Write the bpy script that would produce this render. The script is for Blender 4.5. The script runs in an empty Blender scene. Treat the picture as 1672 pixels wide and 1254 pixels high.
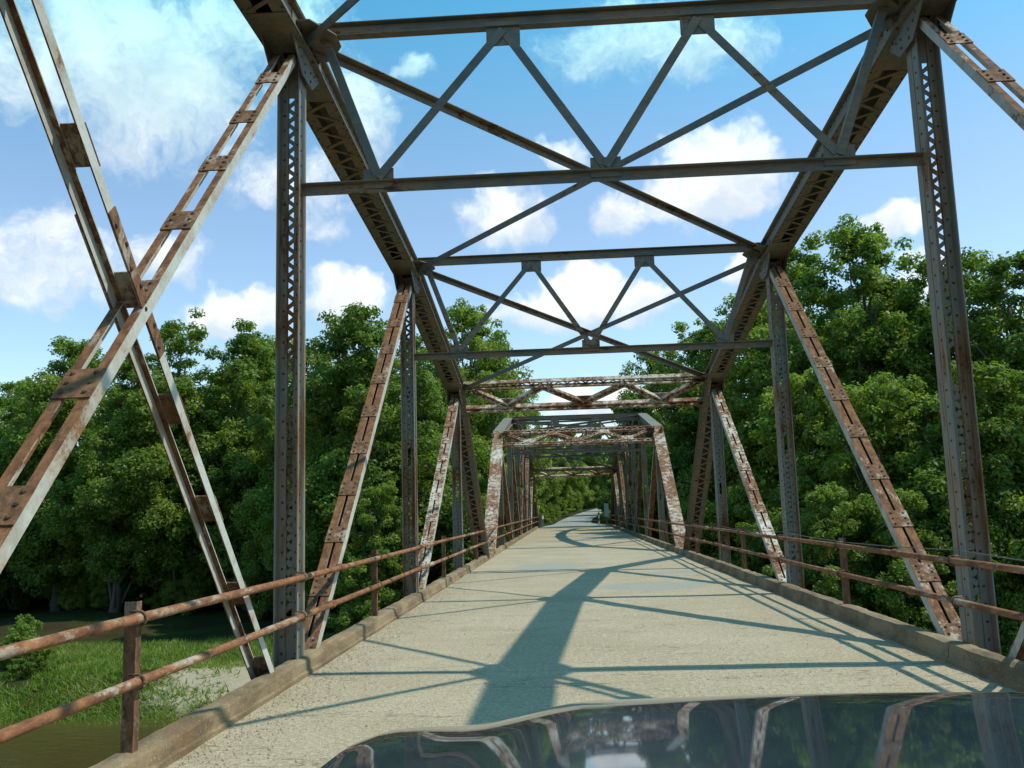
import bpy, bmesh, math, random
import numpy as np
from mathutils import Vector, Matrix, noise as mnoise
R = math.radians
random.seed(7)
rng = np.random.default_rng(7)
sc = bpy.context.scene
C = sc.collection

# ------------------------------------------------------------------ camera
SUN_EL = 56.8
cam_d = bpy.data.cameras.new('camera')
cam = bpy.data.objects.new('camera', cam_d)
C.objects.link(cam)
cam_d.sensor_width = 36.0
cam_d.lens = 31.71
cam_d.clip_start = 0.05
cam_d.clip_end = 3000
EYE = Vector((0, 0, 1.45))
_yaw, _pitch, _roll = -0.0572, 0.1397, -0.0290
_f = Vector((math.sin(_yaw) * math.cos(_pitch), math.cos(_yaw) * math.cos(_pitch), math.sin(_pitch)))
_r = Vector((math.cos(_yaw), -math.sin(_yaw), 0))
_u = _r.cross(_f)
_r2 = math.cos(_roll) * _r + math.sin(_roll) * _u
_u2 = -math.sin(_roll) * _r + math.cos(_roll) * _u
cam.matrix_world = Matrix(((_r2.x, _u2.x, -_f.x, EYE.x), (_r2.y, _u2.y, -_f.y, EYE.y), (_r2.z, _u2.z, -_f.z, EYE.z), (0, 0, 0, 1)))
sc.camera = cam
sc.view_settings.view_transform = 'Standard'
sc.view_settings.look = 'None'
sc.view_settings.exposure = 0.12
sc.view_settings.gamma = 1.0
sc.view_settings.use_curve_mapping = False
sc.cycles.max_bounces = 6
sc.cycles.diffuse_bounces = 3
sc.cycles.glossy_bounces = 3
sc.cycles.transmission_bounces = 3
sc.cycles.use_denoising = True
sc.cycles.caustics_reflective = False
sc.cycles.caustics_refractive = False


# ------------------------------------------------------------------ node helper
class N:
    def __init__(s, tree):
        s.t = tree

    def n(s, typ, **kw):
        nd = s.t.nodes.new(typ)
        for k, v in kw.items():
            setattr(nd, k, v)
        return nd

    def put(s, sock, v):
        if isinstance(v, bpy.types.NodeSocket):
            s.t.links.new(v, sock)
        elif v is not None:
            sock.default_value = v

    def math(s, op, a, b=None, c=None, clamp=False):
        nd = s.n('ShaderNodeMath', operation=op, use_clamp=clamp)
        for i, v in enumerate((a, b, c)):
            if v is not None:
                s.put(nd.inputs[i], v)
        return nd.outputs[0]

    def vmath(s, op, a, b=None, out=0):
        nd = s.n('ShaderNodeVectorMath', operation=op)
        s.put(nd.inputs[0], a)
        if b is not None:
            if op == 'SCALE':
                s.put(nd.inputs['Scale'], b)
            else:
                s.put(nd.inputs[1], b)
        return nd.outputs['Value'] if op in ('DOT_PRODUCT', 'LENGTH', 'DISTANCE') else nd.outputs[0]

    def noise(s, vec, scale, detail=4, rough=.6, dist=0.0):
        nd = s.n('ShaderNodeTexNoise')
        s.put(nd.inputs['Vector'], vec)
        nd.inputs['Scale'].default_value = scale
        nd.inputs['Detail'].default_value = detail
        nd.inputs['Roughness'].default_value = rough
        nd.inputs['Distortion'].default_value = dist
        return nd.outputs['Fac']

    def ramp(s, fac, lo, hi, smooth=True):
        nd = s.n('ShaderNodeMapRange', interpolation_type='SMOOTHSTEP' if smooth else 'LINEAR')
        s.put(nd.inputs['Value'], fac)
        nd.inputs['From Min'].default_value = lo
        nd.inputs['From Max'].default_value = hi
        return nd.outputs['Result']

    def mix(s, fac, a, b, mode='MIX'):
        nd = s.n('ShaderNodeMix', data_type='RGBA', blend_type=mode)
        s.put(nd.inputs['Factor'], fac)
        for sock, v in ((nd.inputs[6], a), (nd.inputs[7], b)):
            if isinstance(v, (tuple, list)):
                v = (*v[:3], 1)
            s.put(sock, v)
        return nd.outputs[2]


def mat(name):
    m = bpy.data.materials.new(name)
    m.use_nodes = True
    t = m.node_tree
    b = t.nodes['Principled BSDF']
    g = N(t)
    geo = g.n('ShaderNodeNewGeometry')
    return m, g, b, geo.outputs['Position']


def bump(g, b, h, strength, dist):
    nd = g.n('ShaderNodeBump')
    nd.inputs['Strength'].default_value = strength
    nd.inputs['Distance'].default_value = dist
    g.put(nd.inputs['Height'], h)
    g.put(b.inputs['Normal'], nd.outputs[0])


# ------------------------------------------------------------------ world: sky with cumulus
w = bpy.data.worlds.new('World')
sc.world = w
w.use_nodes = True
wt = w.node_tree
wg = N(wt)
bg = wt.nodes['Background']
sky = wg.n('ShaderNodeTexSky', sky_type='NISHITA')
sky.sun_disc = False
sky.sun_elevation = R(SUN_EL)
sky.sun_rotation = R(90)
sky.air_density = 1.0
sky.dust_density = 0.6
sky.ozone_density = 1.6
tc = wg.n('ShaderNodeTexCoord')
D = wg.vmath('NORMALIZE', tc.outputs['Generated'])
sep = wg.n('ShaderNodeSeparateXYZ')
wg.put(sep.inputs[0], D)
zel = sep.outputs['Z']
skycol = wg.mix(1.0, sky.outputs[0], (1.52, 1.62, 1.56), 'MULTIPLY')
skycol = wg.mix(wg.ramp(zel, .30, .56), skycol, wg.mix(1.0, skycol, (.42, 1.08, 1.10), 'MULTIPLY'))
wn = wg.n('ShaderNodeTexNoise')
wg.put(wn.inputs['Vector'], D)
wn.inputs['Scale'].default_value = 9
wn.inputs['Detail'].default_value = 4
wn.inputs['Roughness'].default_value = .6
warp = wg.vmath('SCALE', wg.vmath('SUBTRACT', wn.outputs['Color'], (.5, .5, .5)), .11)
Dw = wg.vmath('ADD', D, warp)
# azimuth, elevation, half width, half height (degrees), weight
CLOUDS = [(-27.2, 26.0, 8.2, 5.6, .76), (-12.6, 24.1, 2.4, 4.2, .66), (-31.6, 14.6, 6.2, 2.8, .56), (-20.7, 12.3, 3.0, 1.7, 1.1),
          (-14.2, 13.1, 2.6, 2.2, 1.1), (-25.4, 15.3, 3.1, 1.7, .6), (-3.6, 18.7, 3.8, 1.8, .75), (0.2, 22.5, 1.7, 1.2, .8),
          (10.2, 19.6, 3.7, 3.2, 1.15), (4.8, 18.6, 2.2, 1.8, .75), (0.4, 13.1, 5.0, 1.8, 1.05), (5.7, 12.3, 1.6, 1.4, .9),
          (20.9, 15.4, 1.9, 1.4, 1.0), (8.0, 28.2, 7.0, 3.3, .66), (-8.7, 26.9, 1.4, 1.0, .6), (21.3, 12.2, 2.4, 1.0, .75),
          (11.5, 14.2, 1.4, .8, .8), (2.2, 6.6, 3.6, 1.6, .85), (-31.3, 6.7, 2.8, 1.6, .9), (-17.6, 20.2, 4.0, 2.3, .56),
          (-15.5, 17.9, 1.6, 1.2, .6), (-20, 29, 6, 4, .6)]
tot = sm = sq = None
for az, el, rw, rh, wgt in CLOUDS:
    a, e = R(az), R(el)
    eaz = Vector((math.cos(a), -math.sin(a), 0))
    c = Vector((math.sin(a) * math.cos(e), math.cos(a) * math.cos(e), math.sin(e)))
    eel = eaz.cross(c)
    d = wg.vmath('SUBTRACT', Dw, tuple(c))
    p = wg.vmath('DOT_PRODUCT', d, tuple(eaz / R(rw) * .8))
    q = wg.vmath('DOT_PRODUCT', d, tuple(eel / R(rh) * .8))
    m_ = wg.math('SUBTRACT', 1.0, wg.math('ADD', wg.math('MULTIPLY', p, p), wg.math('MULTIPLY', q, q)))
    f_ = wg.math('GREATER_THAN', wg.vmath('DOT_PRODUCT', D, tuple(c)), .2)
    m_ = wg.math('MULTIPLY', wg.math('MULTIPLY', wg.math('MAXIMUM', m_, 0.0), wgt), f_)
    tot = m_ if tot is None else wg.math('MAXIMUM', tot, m_)
    sm = m_ if sm is None else wg.math('ADD', sm, m_)
    mq = wg.math('MULTIPLY', m_, q)
    sq = mq if sq is None else wg.math('ADD', sq, mq)
fine = wg.noise(Dw, 26, 9, .66)
dens = wg.math('ADD', tot, wg.math('MULTIPLY', wg.math('SUBTRACT', fine, .5), 1.15))
mask = wg.math('MULTIPLY', wg.ramp(dens, .14, .74), wg.ramp(tot, .0, .16))
# the same fair-weather clouds go on all round, outside the view
gen = wg.ramp(wg.noise(wg.vmath('MULTIPLY', D, (1, 1, 2.0)), 3.2, 7, .6), .56, .72)
behind = wg.ramp(sep.outputs['Y'], .72, .52)
up = wg.ramp(zel, .60, .74)
mask = wg.math('MAXIMUM', mask, wg.math('MULTIPLY', gen, wg.math('MULTIPLY', wg.math('MAXIMUM', behind, up), .8)))
vpos = wg.math('DIVIDE', sq, wg.math('ADD', sm, .02))          # grey undersides, bright tops
lit = wg.ramp(wg.math('ADD', vpos, wg.math('MULTIPLY', wg.math('SUBTRACT', wg.noise(Dw, 20, 6, .6), .5), 2.6)), -.75, .45)
ccol = wg.mix(lit, (5.7, 6.5, 7.3), (8.5, 8.7, 8.6))
ccol = wg.mix(wg.ramp(zel, .32, .56), ccol, wg.mix(1.0, ccol, (.50, .98, 1.0), 'MULTIPLY'))
final = wg.mix(wg.math('MULTIPLY', mask, .93), skycol, ccol)
wt.links.new(final, bg.inputs['Color'])
bg.inputs['Strength'].default_value = 0.12

sun_d = bpy.data.lights.new('sun', 'SUN')
sun_d.energy = 3.9
sun_d.angle = R(0.55)
sun_d.color = (1.0, .94, .82)
sun = bpy.data.objects.new('sun', sun_d)
sun.rotation_euler = (0, R(90 - SUN_EL), 0)
sun.location = (40, 0, 60)
C.objects.link(sun)


# ------------------------------------------------------------------ materials
def steel(name, paint, paint2, cover, rusts=((.085, .038, .018), (.255, .115, .048)), rough=.6, stretch=(1, 1, .35), sc_=5.0):
    """old painted steel: cover = share of the surface rusted through; stained halo round each patch, streaks and grime"""
    m, g, b, P = mat(name)
    Ps = g.vmath('MULTIPLY', P, stretch)
    n1 = g.noise(Ps, sc_, 9, .70)
    n2 = g.noise(P, 46, 5, .65)
    n3 = g.noise(P, .8, 3, .5)
    n4 = g.noise(Ps, sc_ * 3.3, 6, .65)
    k = g.math('ADD', g.math('MULTIPLY', n1, .46), g.math('ADD', g.math('MULTIPLY', n4, .26), g.math('ADD', g.math('MULTIPLY', n2, .10), g.math('MULTIPLY', n3, .30))))
    c = .56 - (.5 - cover) * .42          # k spreads about .56
    mask = g.ramp(k, c + .034, c - .034)
    halo = g.ramp(k, c + .14, c)
    pc = g.mix(g.noise(P, 2.6, 5, .6), paint, paint2)
    pc = g.mix(g.math('MULTIPLY', halo, .62), pc, (.30, .185, .095))
    pc = g.mix(g.math('MULTIPLY', g.ramp(n4, .50, .68), .30), pc, (.10, .095, .08))
    rc = g.mix(g.ramp(g.noise(Ps, 13, 7, .72), .34, .68), rusts[0], rusts[1])
    rc = g.mix(g.math('MULTIPLY', g.ramp(n2, .52, .66), .35), rc, (.30, .17, .09))
    col = g.mix(mask, pc, rc)
    g.put(b.inputs['Base Color'], col)
    g.put(b.inputs['Roughness'], g.math('ADD', g.math('MULTIPLY', mask, .92 - rough), rough))
    b.inputs['Specular IOR Level'].default_value = .3
    bump(g, b, g.math('ADD', g.math('MULTIPLY', mask, -.6), g.math('ADD', g.math('MULTIPLY', n2, .5), g.math('MULTIPLY', n4, .4))), .55, .004)
    return m


DK = ((.045, .028, .018), (.12, .065, .035))
M_GREY = steel('grey_paint_steel', (.150, .158, .140), (.25, .258, .23), .40, stretch=(1, 1, .10))
M_SIDE = steel('pale_paint_steel', (.40, .42, .38), (.56, .58, .53), .30, stretch=(1, .5, .5))
M_GREY2 = steel('weathered_paint_steel', (.16, .165, .15), (.26, .265, .24), .40)
M_CHORD = steel('chord_steel', (.105, .108, .088), (.18, .18, .145), .28, rusts=DK)
M_RUST = steel('rusty_steel', (.36, .35, .30), (.54, .53, .47), .64, sc_=6.5, stretch=(1, .6, .6))
M_RUST2 = steel('rusty_plate', (.34, .33, .29), (.50, .49, .44), .62, rusts=((.080, .040, .020), (.235, .118, .055)))
M_PEEL = steel('peeling_white_steel', (.56, .55, .49), (.68, .66, .58), .53, sc_=8.0, stretch=(1, 1, 1))
M_DARK = steel('dark_strut_steel', (.088, .098, .092), (.155, .168, .152), .32, rusts=DK, stretch=(.35, 1, 1))
M_PIPE = steel('rail_pipe_rust', (.36, .34, .28), (.58, .56, .49), .63, rusts=((.11, .046, .022), (.31, .135, .058)), stretch=(1, .35, 1), sc_=6)
M_POSTR = steel('rail_post_rust', (.13, .125, .11), (.26, .25, .21), .62, rusts=((.06, .034, .02), (.22, .105, .048)))
M_RIVET = steel('rivet_rust', (.10, .075, .06), (.14, .10, .075), .7, rusts=DK)

# deck concrete
m, g, b, P = mat('deck_concrete')
n1 = g.noise(P, .55, 5, .6)
n2 = g.noise(P, 4.0, 6, .65)
n3 = g.noise(P, 75, 3, .7)
n4 = g.noise(P, 210, 2, .6)
col = g.mix(g.ramp(n1, .3, .7), (.350, .284, .176), (.425, .352, .236))
n5 = g.noise(P, 26, 4, .7)
col = g.mix(g.math('MULTIPLY', g.ramp(n5, .50, .64), .65), col, (.55, .475, .345))
col = g.mix(g.math('MULTIPLY', g.ramp(n5, .47, .33), .65), col, (.18, .145, .095))
col = g.mix(g.math('MULTIPLY', g.ramp(n2, .48, .72), .5), col, (.30, .25, .17))
col = g.mix(g.math('MULTIPLY', g.ramp(n3, .52, .70), .55), col, (.52, .46, .33))
col = g.mix(g.math('MULTIPLY', g.ramp(n3, .46, .32), .65), col, (.15, .12, .08))
col = g.mix(g.math('MULTIPLY', g.ramp(n4, .55, .75), .45), col, (.12, .10, .075))
vo = g.n('ShaderNodeTexVoronoi')
g.put(vo.inputs['Vector'], P)
vo.inputs['Scale'].default_value = 42
sv = g.n('ShaderNodeSeparateColor')
g.put(sv.inputs[0], vo.outputs['Color'])
peb = g.ramp(vo.outputs['Distance'], .42, .28)
expo = g.ramp(g.noise(P, 1.6, 5, .65), .42, .62)
col = g.mix(g.math('MULTIPLY', g.math('MULTIPLY', peb, expo), g.math('MULTIPLY', g.ramp(sv.outputs[0], .45, .8), .8)), col, (.60, .53, .39))
col = g.mix(g.math('MULTIPLY', g.math('MULTIPLY', peb, expo), g.math('MULTIPLY', g.ramp(sv.outputs[1], .62, .9), .8)), col, (.13, .10, .065))
stain = g.ramp(g.noise(g.vmath('MULTIPLY', P, (.55, 1.3, 1)), 1.1, 7, .7), .56, .74)
col = g.mix(g.math('MULTIPLY', stain, .42), col, (.20, .165, .11))
crk = g.math('ABSOLUTE', g.math('SUBTRACT', g.noise(g.vmath('MULTIPLY', P, (.25, 1.0, 1)), .9, 5, .6), .5))
col = g.mix(g.math('MULTIPLY', g.ramp(crk, .0042, .0012), .55), col, (.12, .095, .06))
# smooth grey repair patches and faint transverse seams
pm = None
for cx, cy, rx, ry in ((-.55, 23.6, 1.05, 2.2), (1.55, 17.2, 1.25, 1.05), (2.3, 20.6, .8, .7), (.9, 44, 1.2, 3.0)):
    dd = g.vmath('MULTIPLY', g.vmath('SUBTRACT', P, (cx, cy, 0)), (1 / rx, 1 / ry, 0))
    v = g.math('SUBTRACT', 1.0, g.vmath('LENGTH', dd))
    pm = v if pm is None else g.math('MAXIMUM', pm, v)
pm = g.ramp(g.math('ADD', pm, g.math('MULTIPLY', g.math('SUBTRACT', g.noise(P, 2.2, 6, .65), .5), 1.3)), .10, .22)
col = g.mix(g.math('MULTIPLY', pm, .75), col, g.mix(n2, (.25, .26, .225), (.31, .315, .27)))
g.put(b.inputs['Base Color'], col)
b.inputs['Roughness'].default_value = .92
b.inputs['Specular IOR Level'].default_value = .2
bump(g, b, g.math('ADD', n3, g.math('ADD', n5, g.math('ADD', g.math('MULTIPLY', n2, .8), g.math('MULTIPLY', peb, .5)))), .8, .008)
M_DECK = m

m, g, b, P = mat('kerb_concrete')
n1 = g.noise(g.vmath('MULTIPLY', P, (1, .4, 1)), 3.0, 6, .65)
n3 = g.noise(P, 60, 4, .7)
col = g.mix(g.ramp(n1, .32, .66), (.110, .070, .031), (.260, .190, .102))
col = g.mix(g.math('MULTIPLY', g.ramp(n3, .56, .70), .6), col, (.46, .42, .33))
col = g.mix(g.math('MULTIPLY', g.ramp(n3, .44, .30), .6), col, (.08, .06, .04))
col = g.mix(g.math('MULTIPLY', g.ramp(g.noise(P, 1.1, 4, .6), .55, .7), .5), col, (.22, .12, .05))
g.put(b.inputs['Base Color'], col)
b.inputs['Roughness'].default_value = .95
bump(g, b, g.math('ADD', n3, n1), .6, .008)
M_KERB = m

m, g, b, P = mat('gravel_stone')
g.put(b.inputs['Base Color'], g.mix(g.noise(P, 30, 2, .5), (.17, .14, .09), (.46, .40, .30)))
b.inputs['Roughness'].default_value = .9
M_GRAVEL = m

m, g, b, P = mat('gravel_road')
col = g.mix(g.noise(P, 1.2, 6, .65), (.20, .195, .165), (.29, .28, .24))
col = g.mix(g.math('MULTIPLY', g.ramp(g.noise(P, 40, 3, .7), .5, .7), .4), col, (.22, .21, .18))
g.put(b.inputs['Base Color'], col)
b.inputs['Roughness'].default_value = .95
M_ROAD = m

m, g, b, P = mat('bank_ground')
n1 = g.noise(P, .35, 6, .62)
n2 = g.noise(P, 6, 5, .65)
col = g.mix(g.ramp(n1, .38, .62), (.036, .026, .013), (.034, .048, .012))
col = g.mix(g.math('MULTIPLY', g.ramp(n2, .5, .7), .5), col, (.058, .044, .024))
sandm = None
for cx, cy, rx, ry in ((-11.6, 33.4, 5.2, 3.0), (-24, 31.2, 5.0, .8), (-35, 31, 8, .7), (-15, 30.4, 6, .5), (6, 33, 8, 3)):
    v = g.math('SUBTRACT', 1.0, g.vmath('LENGTH', g.vmath('MULTIPLY', g.vmath('SUBTRACT', P, (cx, cy, -4.5)), (1 / rx, 1 / ry, 0))))
    sandm = v if sandm is None else g.math('MAXIMUM', sandm, v)
sandm = g.ramp(g.math('ADD', sandm, g.math('MULTIPLY', g.math('SUBTRACT', g.noise(P, 1.1, 6, .65), .5), 1.5)), .0, .45)
col = g.mix(sandm, col, g.mix(n2, (.25, .205, .135), (.42, .355, .25)))
g.put(b.inputs['Base Color'], col)
b.inputs['Roughness'].default_value = 1.0
b.inputs['Specular IOR Level'].default_value = .03
bump(g, b, n2, .6, .05)
M_GROUND = m

m, g, b, P = mat('river_water')
b.inputs['Base Color'].default_value = (.060, .045, .016, 1)
b.inputs['Roughness'].default_value = .08
b.inputs['IOR'].default_value = 1.33
bump(g, b, g.math('ADD', g.noise(g.vmath('MULTIPLY', P, (1, 2.2, 1)), 1.6, 4, .55), g.math('MULTIPLY', g.noise(P, 7, 3, .5), .25)), .22, .12)
M_WATER = m


def leafmat(name, c1, c2, c3):
    m, g, b, P = mat(name)
    at = g.n('ShaderNodeAttribute', attribute_name='tint')
    oi = g.n('ShaderNodeObjectInfo')
    v = at.outputs['Fac']
    col = g.mix(g.ramp(v, 0, .6, False), c1, c2)
    col = g.mix(g.ramp(v, .6, 1, False), col, c3)
    hs = g.n('ShaderNodeHueSaturation')
    g.put(hs.inputs['Color'], col)
    g.put(hs.inputs['Value'], g.math('ADD', g.math('MULTIPLY', oi.outputs['Random'], .35), .82))
    g.put(hs.inputs['Hue'], g.math('ADD', g.math('MULTIPLY', oi.outputs['Random'], -.022), .511))
    col = hs.outputs[0]
    g.put(b.inputs['Base Color'], col)
    b.inputs['Roughness'].default_value = .5
    b.inputs['Specular IOR Level'].default_value = .35
    tr = g.n('ShaderNodeBsdfTranslucent')
    g.put(tr.inputs['Color'], g.mix(1.0, col, (1.35, 1.5, .6), 'MULTIPLY'))
    mx = g.n('ShaderNodeMixShader')
    mx.inputs[0].default_value = .46
    g.t.links.new(b.outputs[0], mx.inputs[1])
    g.t.links.new(tr.outputs[0], mx.inputs[2])
    g.t.links.new(mx.outputs[0], g.t.nodes['Material Output'].inputs['Surface'])
    return m


M_LEAF = leafmat('leaf_green', (.100, .155, .022), (.165, .235, .036), (.245, .300, .058))
M_LEAF2 = leafmat('leaf_light_green', (.120, .185, .028), (.185, .260, .042), (.260, .315, .068))
M_GRASS = leafmat('grass_green', (.110, .175, .025), (.170, .240, .040), (.32, .30, .11))

m, g, b, P = mat('bark')
n1 = g.noise(g.vmath('MULTIPLY', P, (1, 1, .25)), 6, 6, .7)
g.put(b.inputs['Base Color'], g.mix(n1, (.05, .04, .03), (.17, .15, .125)))
b.inputs['Roughness'].default_value = .95
bump(g, b, n1, .8, .03)
M_BARK = m

m, g, b, P = mat('car_paint')
b.inputs['Base Color'].default_value = (.009, .025, .032, 1)
b.inputs['Metallic'].default_value = .1
b.inputs['Roughness'].default_value = .4
b.inputs['Coat Weight'].default_value = 1.0
b.inputs['Coat Roughness'].default_value = .03
bump(g, b, g.noise(P, 5, 2, .5), .02, .01)
M_CAR = m


def plain(name, col, rough=.7, metal=0.0):
    m, g, b, P = mat(name)
    n = g.noise(P, 20, 4, .6)
    g.put(b.inputs['Base Color'], g.mix(n, tuple(c * .8 for c in col), tuple(min(1, c * 1.15) for c in col)))
    b.inputs['Roughness'].default_value = rough
    b.inputs['Metallic'].default_value = metal
    return m


M_PIER = plain('pier_concrete', (.36, .33, .27), .95)
M_BLACK = plain('black_rubber', (.02, .02, .02), .8)
M_LAMP = plain('lamp_lens', (.6, .6, .6), .15)
M_CHROME = plain('bright_metal', (.5, .5, .5), .25, 1.0)
M_WHITE = plain('white_board', (.75, .75, .70), .7)
M_WIRE = plain('wire_steel', (.20, .19, .18), .5, .6)


# ------------------------------------------------------------------ mesh builder
class MB:
    def __init__(s):
        s.v = []
        s.f = []

    def box(s, fr, t0, t1, u0, u1, v0, v1):
        o, t, u, v = fr
        i = len(s.v)
        for a in (t0, t1):
            for bb in (u0, u1):
                for c in (v0, v1):
                    s.v.append(o + t * a + u * bb + v * c)
        for q in ((0, 1, 3, 2), (4, 6, 7, 5), (0, 4, 5, 1), (2, 3, 7, 6), (0, 2, 6, 4), (1, 5, 7, 3)):
            s.f.append(tuple(i + k for k in q))

    def bar(s, A, B, side, w_, th):
        """flat bar from A to B, wide along side's perpendicular, thin along side"""
        t = (B - A)
        L = t.length
        t.normalize()
        n = (side - t * side.dot(t)).normalized()
        u = t.cross(n)
        s.box((A, t, u, n), 0, L, -w_ / 2, w_ / 2, -th / 2, th / 2)

    def poly(s, pts, n, th):
        """flat plate: polygon of world points, thickness th along n"""
        i = len(s.v)
        k = len(pts)
        for p in pts:
            s.v.append(p - n * th / 2)
        for p in pts:
            s.v.append(p + n * th / 2)
        s.f.append(tuple(range(i + k - 1, i - 1, -1)))
        s.f.append(tuple(range(i + k, i + 2 * k)))
        for a in range(k):
            bb = (a + 1) % k
            s.f.append((i + a, i + bb, i + k + bb, i + k + a))

    def rivet(s, p, n, r=.014):
        n = n.normalized()
        a = n.orthogonal().normalized()
        b_ = n.cross(a)
        i = len(s.v)
        for h, rr in ((0, 1.0), (.55, .78)):
            for k in range(6):
                t = k * math.pi / 3
                s.v.append(p + (a * math.cos(t) + b_ * math.sin(t)) * r * rr + n * r * h)
        s.v.append(p + n * r * .85)
        for k in range(6):
            l = (k + 1) % 6
            s.f.append((i + k, i + l, i + 6 + l, i + 6 + k))
            s.f.append((i + 6 + k, i + 6 + l, i + 12))

    def tube(s, pts, rad, seg=10, cap=True):
        rings = []
        for k, p in enumerate(pts):
            d = (pts[min(k + 1, len(pts) - 1)] - pts[max(k - 1, 0)]).normalized()
            ref = Vector((0, 0, 1)) if abs(d.z) < .95 else Vector((1, 0, 0))
            a = d.cross(ref).normalized()
            b_ = d.cross(a)
            r = rad[k] if isinstance(rad, (list, tuple)) else rad
            i = len(s.v)
            for q in range(seg):
                t = 2 * math.pi * q / seg
                s.v.append(p + (a * math.cos(t) + b_ * math.sin(t)) * r)
            rings.append(i)
        for k in range(len(rings) - 1):
            for q in range(seg):
                l = (q + 1) % seg
                s.f.append((rings[k] + q, rings[k] + l, rings[k + 1] + l, rings[k + 1] + q))
        if cap:
            s.f.append(tuple(rings[0] + q for q in range(seg - 1, -1, -1)))
            s.f.append(tuple(rings[-1] + q for q in range(seg)))

    def build(s, name, m, parent=None, origin=None, smooth=False):
        if origin is None:
            origin = s.v[0].copy() if s.v else Vector()
        me = bpy.data.meshes.new(name)
        me.from_pydata([tuple(p - origin) for p in s.v], [], s.f)
        bm = bmesh.new()
        bm.from_mesh(me)
        bmesh.ops.recalc_face_normals(bm, faces=bm.faces)
        bm.to_mesh(me)
        bm.free()
        if smooth:
            me.polygons.foreach_set('use_smooth', [True] * len(me.polygons))
        me.materials.append(m)
        return link(name, me, parent, origin)


WORG = {}


def link(name, me, parent, origin):
    o = bpy.data.objects.new(name, me)
    C.objects.link(o)
    origin = Vector(origin)
    if parent is not None:
        o.parent = parent
        o.location = origin - WORG[parent.name]
    else:
        o.location = origin
    WORG[o.name] = origin.copy()
    return o


def thing(name, label, cat, loc, group=None):
    o = link(name, None, None, loc)
    return tag(o, label, cat, group)


def tag(o, label, cat, group=None):
    o['label'] = label
    o['category'] = cat
    if group:
        o['group'] = group
    return o


def stuff(o):
    o['kind'] = 'stuff'
    return o


X, Y, Z = Vector((1, 0, 0)), Vector((0, 1, 0)), Vector((0, 0, 1))
_unit = {}


def piece(name, key, m, parent, Mw):
    """a copy of a unit piece (sizes in key) put at matrix Mw; alike pieces share one mesh"""
    k = (key, m.name)
    if k not in _unit:
        mb = MB()
        l, wd, th = key
        mb.box((Vector(), X, Y, Z), 0, l, -wd / 2, wd / 2, -th / 2, th / 2)
        me = bpy.data.meshes.new(name)
        me.from_pydata([tuple(p) for p in mb.v], [], mb.f)
        bm = bmesh.new(); bm.from_mesh(me)
        bmesh.ops.recalc_face_normals(bm, faces=bm.faces)
        bm.to_mesh(me); bm.free()
        me.materials.append(m)
        _unit[k] = me
    o = bpy.data.objects.new(name, _unit[k])
    C.objects.link(o)
    o.parent = parent
    o.matrix_local = Matrix.Translation(-WORG[parent.name]) @ Mw
    return o


def basis(o, a, b_, c):
    return Matrix(((a.x, b_.x, c.x, o.x), (a.y, b_.y, c.y, o.y), (a.z, b_.z, c.z, o.z), (0, 0, 0, 1)))


def frame(A, B, u=X):
    t = (B - A).normalized()
    u = (u - t * u.dot(t)).normalized()
    v = u.cross(t)
    if v.z < -1e-6 or (abs(v.z) < 1e-6 and v.y > 0):
        v = -v
    return (A, t, u, v), (B - A).length


# ------------------------------------------------------------------ bridge dimensions
PAN = 6.6237
XL, XR = -2.64, 3.63            # truss planes
XC = .495
ZB = -.42
ZT = [None, 4.48, 5.67, 6.24, 6.24, 5.67, 4.48, None]
Y0A = 8.52 - 4 * PAN            # joint 0 of the first span
Y0B = Y0A + 7 * PAN + .75       # joint 0 of the second span


def lacing(mb, fr, a, b_, u0, u1, v, pitch, wd, th=.012):
    o, t, u, vv = fr
    s = a
    k = 0
    while s + pitch <= b_ + 1e-4:
        p = o + t * s + u * (u0 if k % 2 == 0 else u1) + vv * v
        q = o + t * (s + pitch) + u * (u1 if k % 2 == 0 else u0) + vv * v
        mb.bar(p, q, vv, wd, th)
        s += pitch
        k += 1


def chord_member(span, name, A, B, m, near, side):
    fr, L = frame(A, B)
    o, t, u, v = fr
    mb = MB()
    mb.box(fr, -.02, L + .02, -.21, .21, .128, .140)                       # cover plate
    for s in (-1, 1):
        mb.box(fr, 0, L, *sorted((s * .135, s * .147)), -.14, .128)         # side plate
        mb.box(fr, 0, L, *sorted((s * .147, s * .215)), -.140, -.128)       # bottom flange
        mb.box(fr, 0, L, *sorted((s * .147, s * .205)), .115, .1275)        # top flange angle
        mb.box(fr, 0, L, *sorted((s * .075, s * .135)), -.140, -.128)
    part = mb.build(name, m, span, A)
    for a, c in ((.12, .85), (L - .85, L - .12)):                          # end tie plates
        piece('tie_plate', (c - a, .40, .010), m, part, basis(o + t * a + v * -.1460, t, u, v))
    a, c = .88, L - .88
    nb = int((c - a) / .205)
    pitch = (c - a) / nb
    if near:
        for k in range(nb):
            p = o + t * (a + k * pitch) + u * (-.15 if k % 2 else .15) + v * (-.1465 - .001 * (k % 2))
            q = o + t * (a + (k + 1) * pitch) + u * (.15 if k % 2 else -.15) + v * (-.1465 - .001 * (k % 2))
            d = (q - p)
            l = round(d.length, 3)
            d.normalize()
            piece('lacing_bar', (l, .046, .009), m, part, basis(p, d, v.cross(d), v))
    else:
        lm = MB()
        lacing(lm, fr, a, c, -.15, .15, -.147, pitch, .055, .009)
        stuff(lm.build('lacing', m, part, A))
    if near:
        rv = MB()
        s = .1
        while s < L - .05:
            for sg in (-1, 1):
                rv.rivet(o + t * s + u * sg * .147 + v * -.11, u * sg)
                rv.rivet(o + t * s + u * sg * .147 + v * .09, u * sg)
                rv.rivet(o + t * s + u * sg * .190 + v * -.140, -v)
            s += .16
        stuff(rv.build('rivets', M_RIVET, part, A))
    return part


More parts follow.
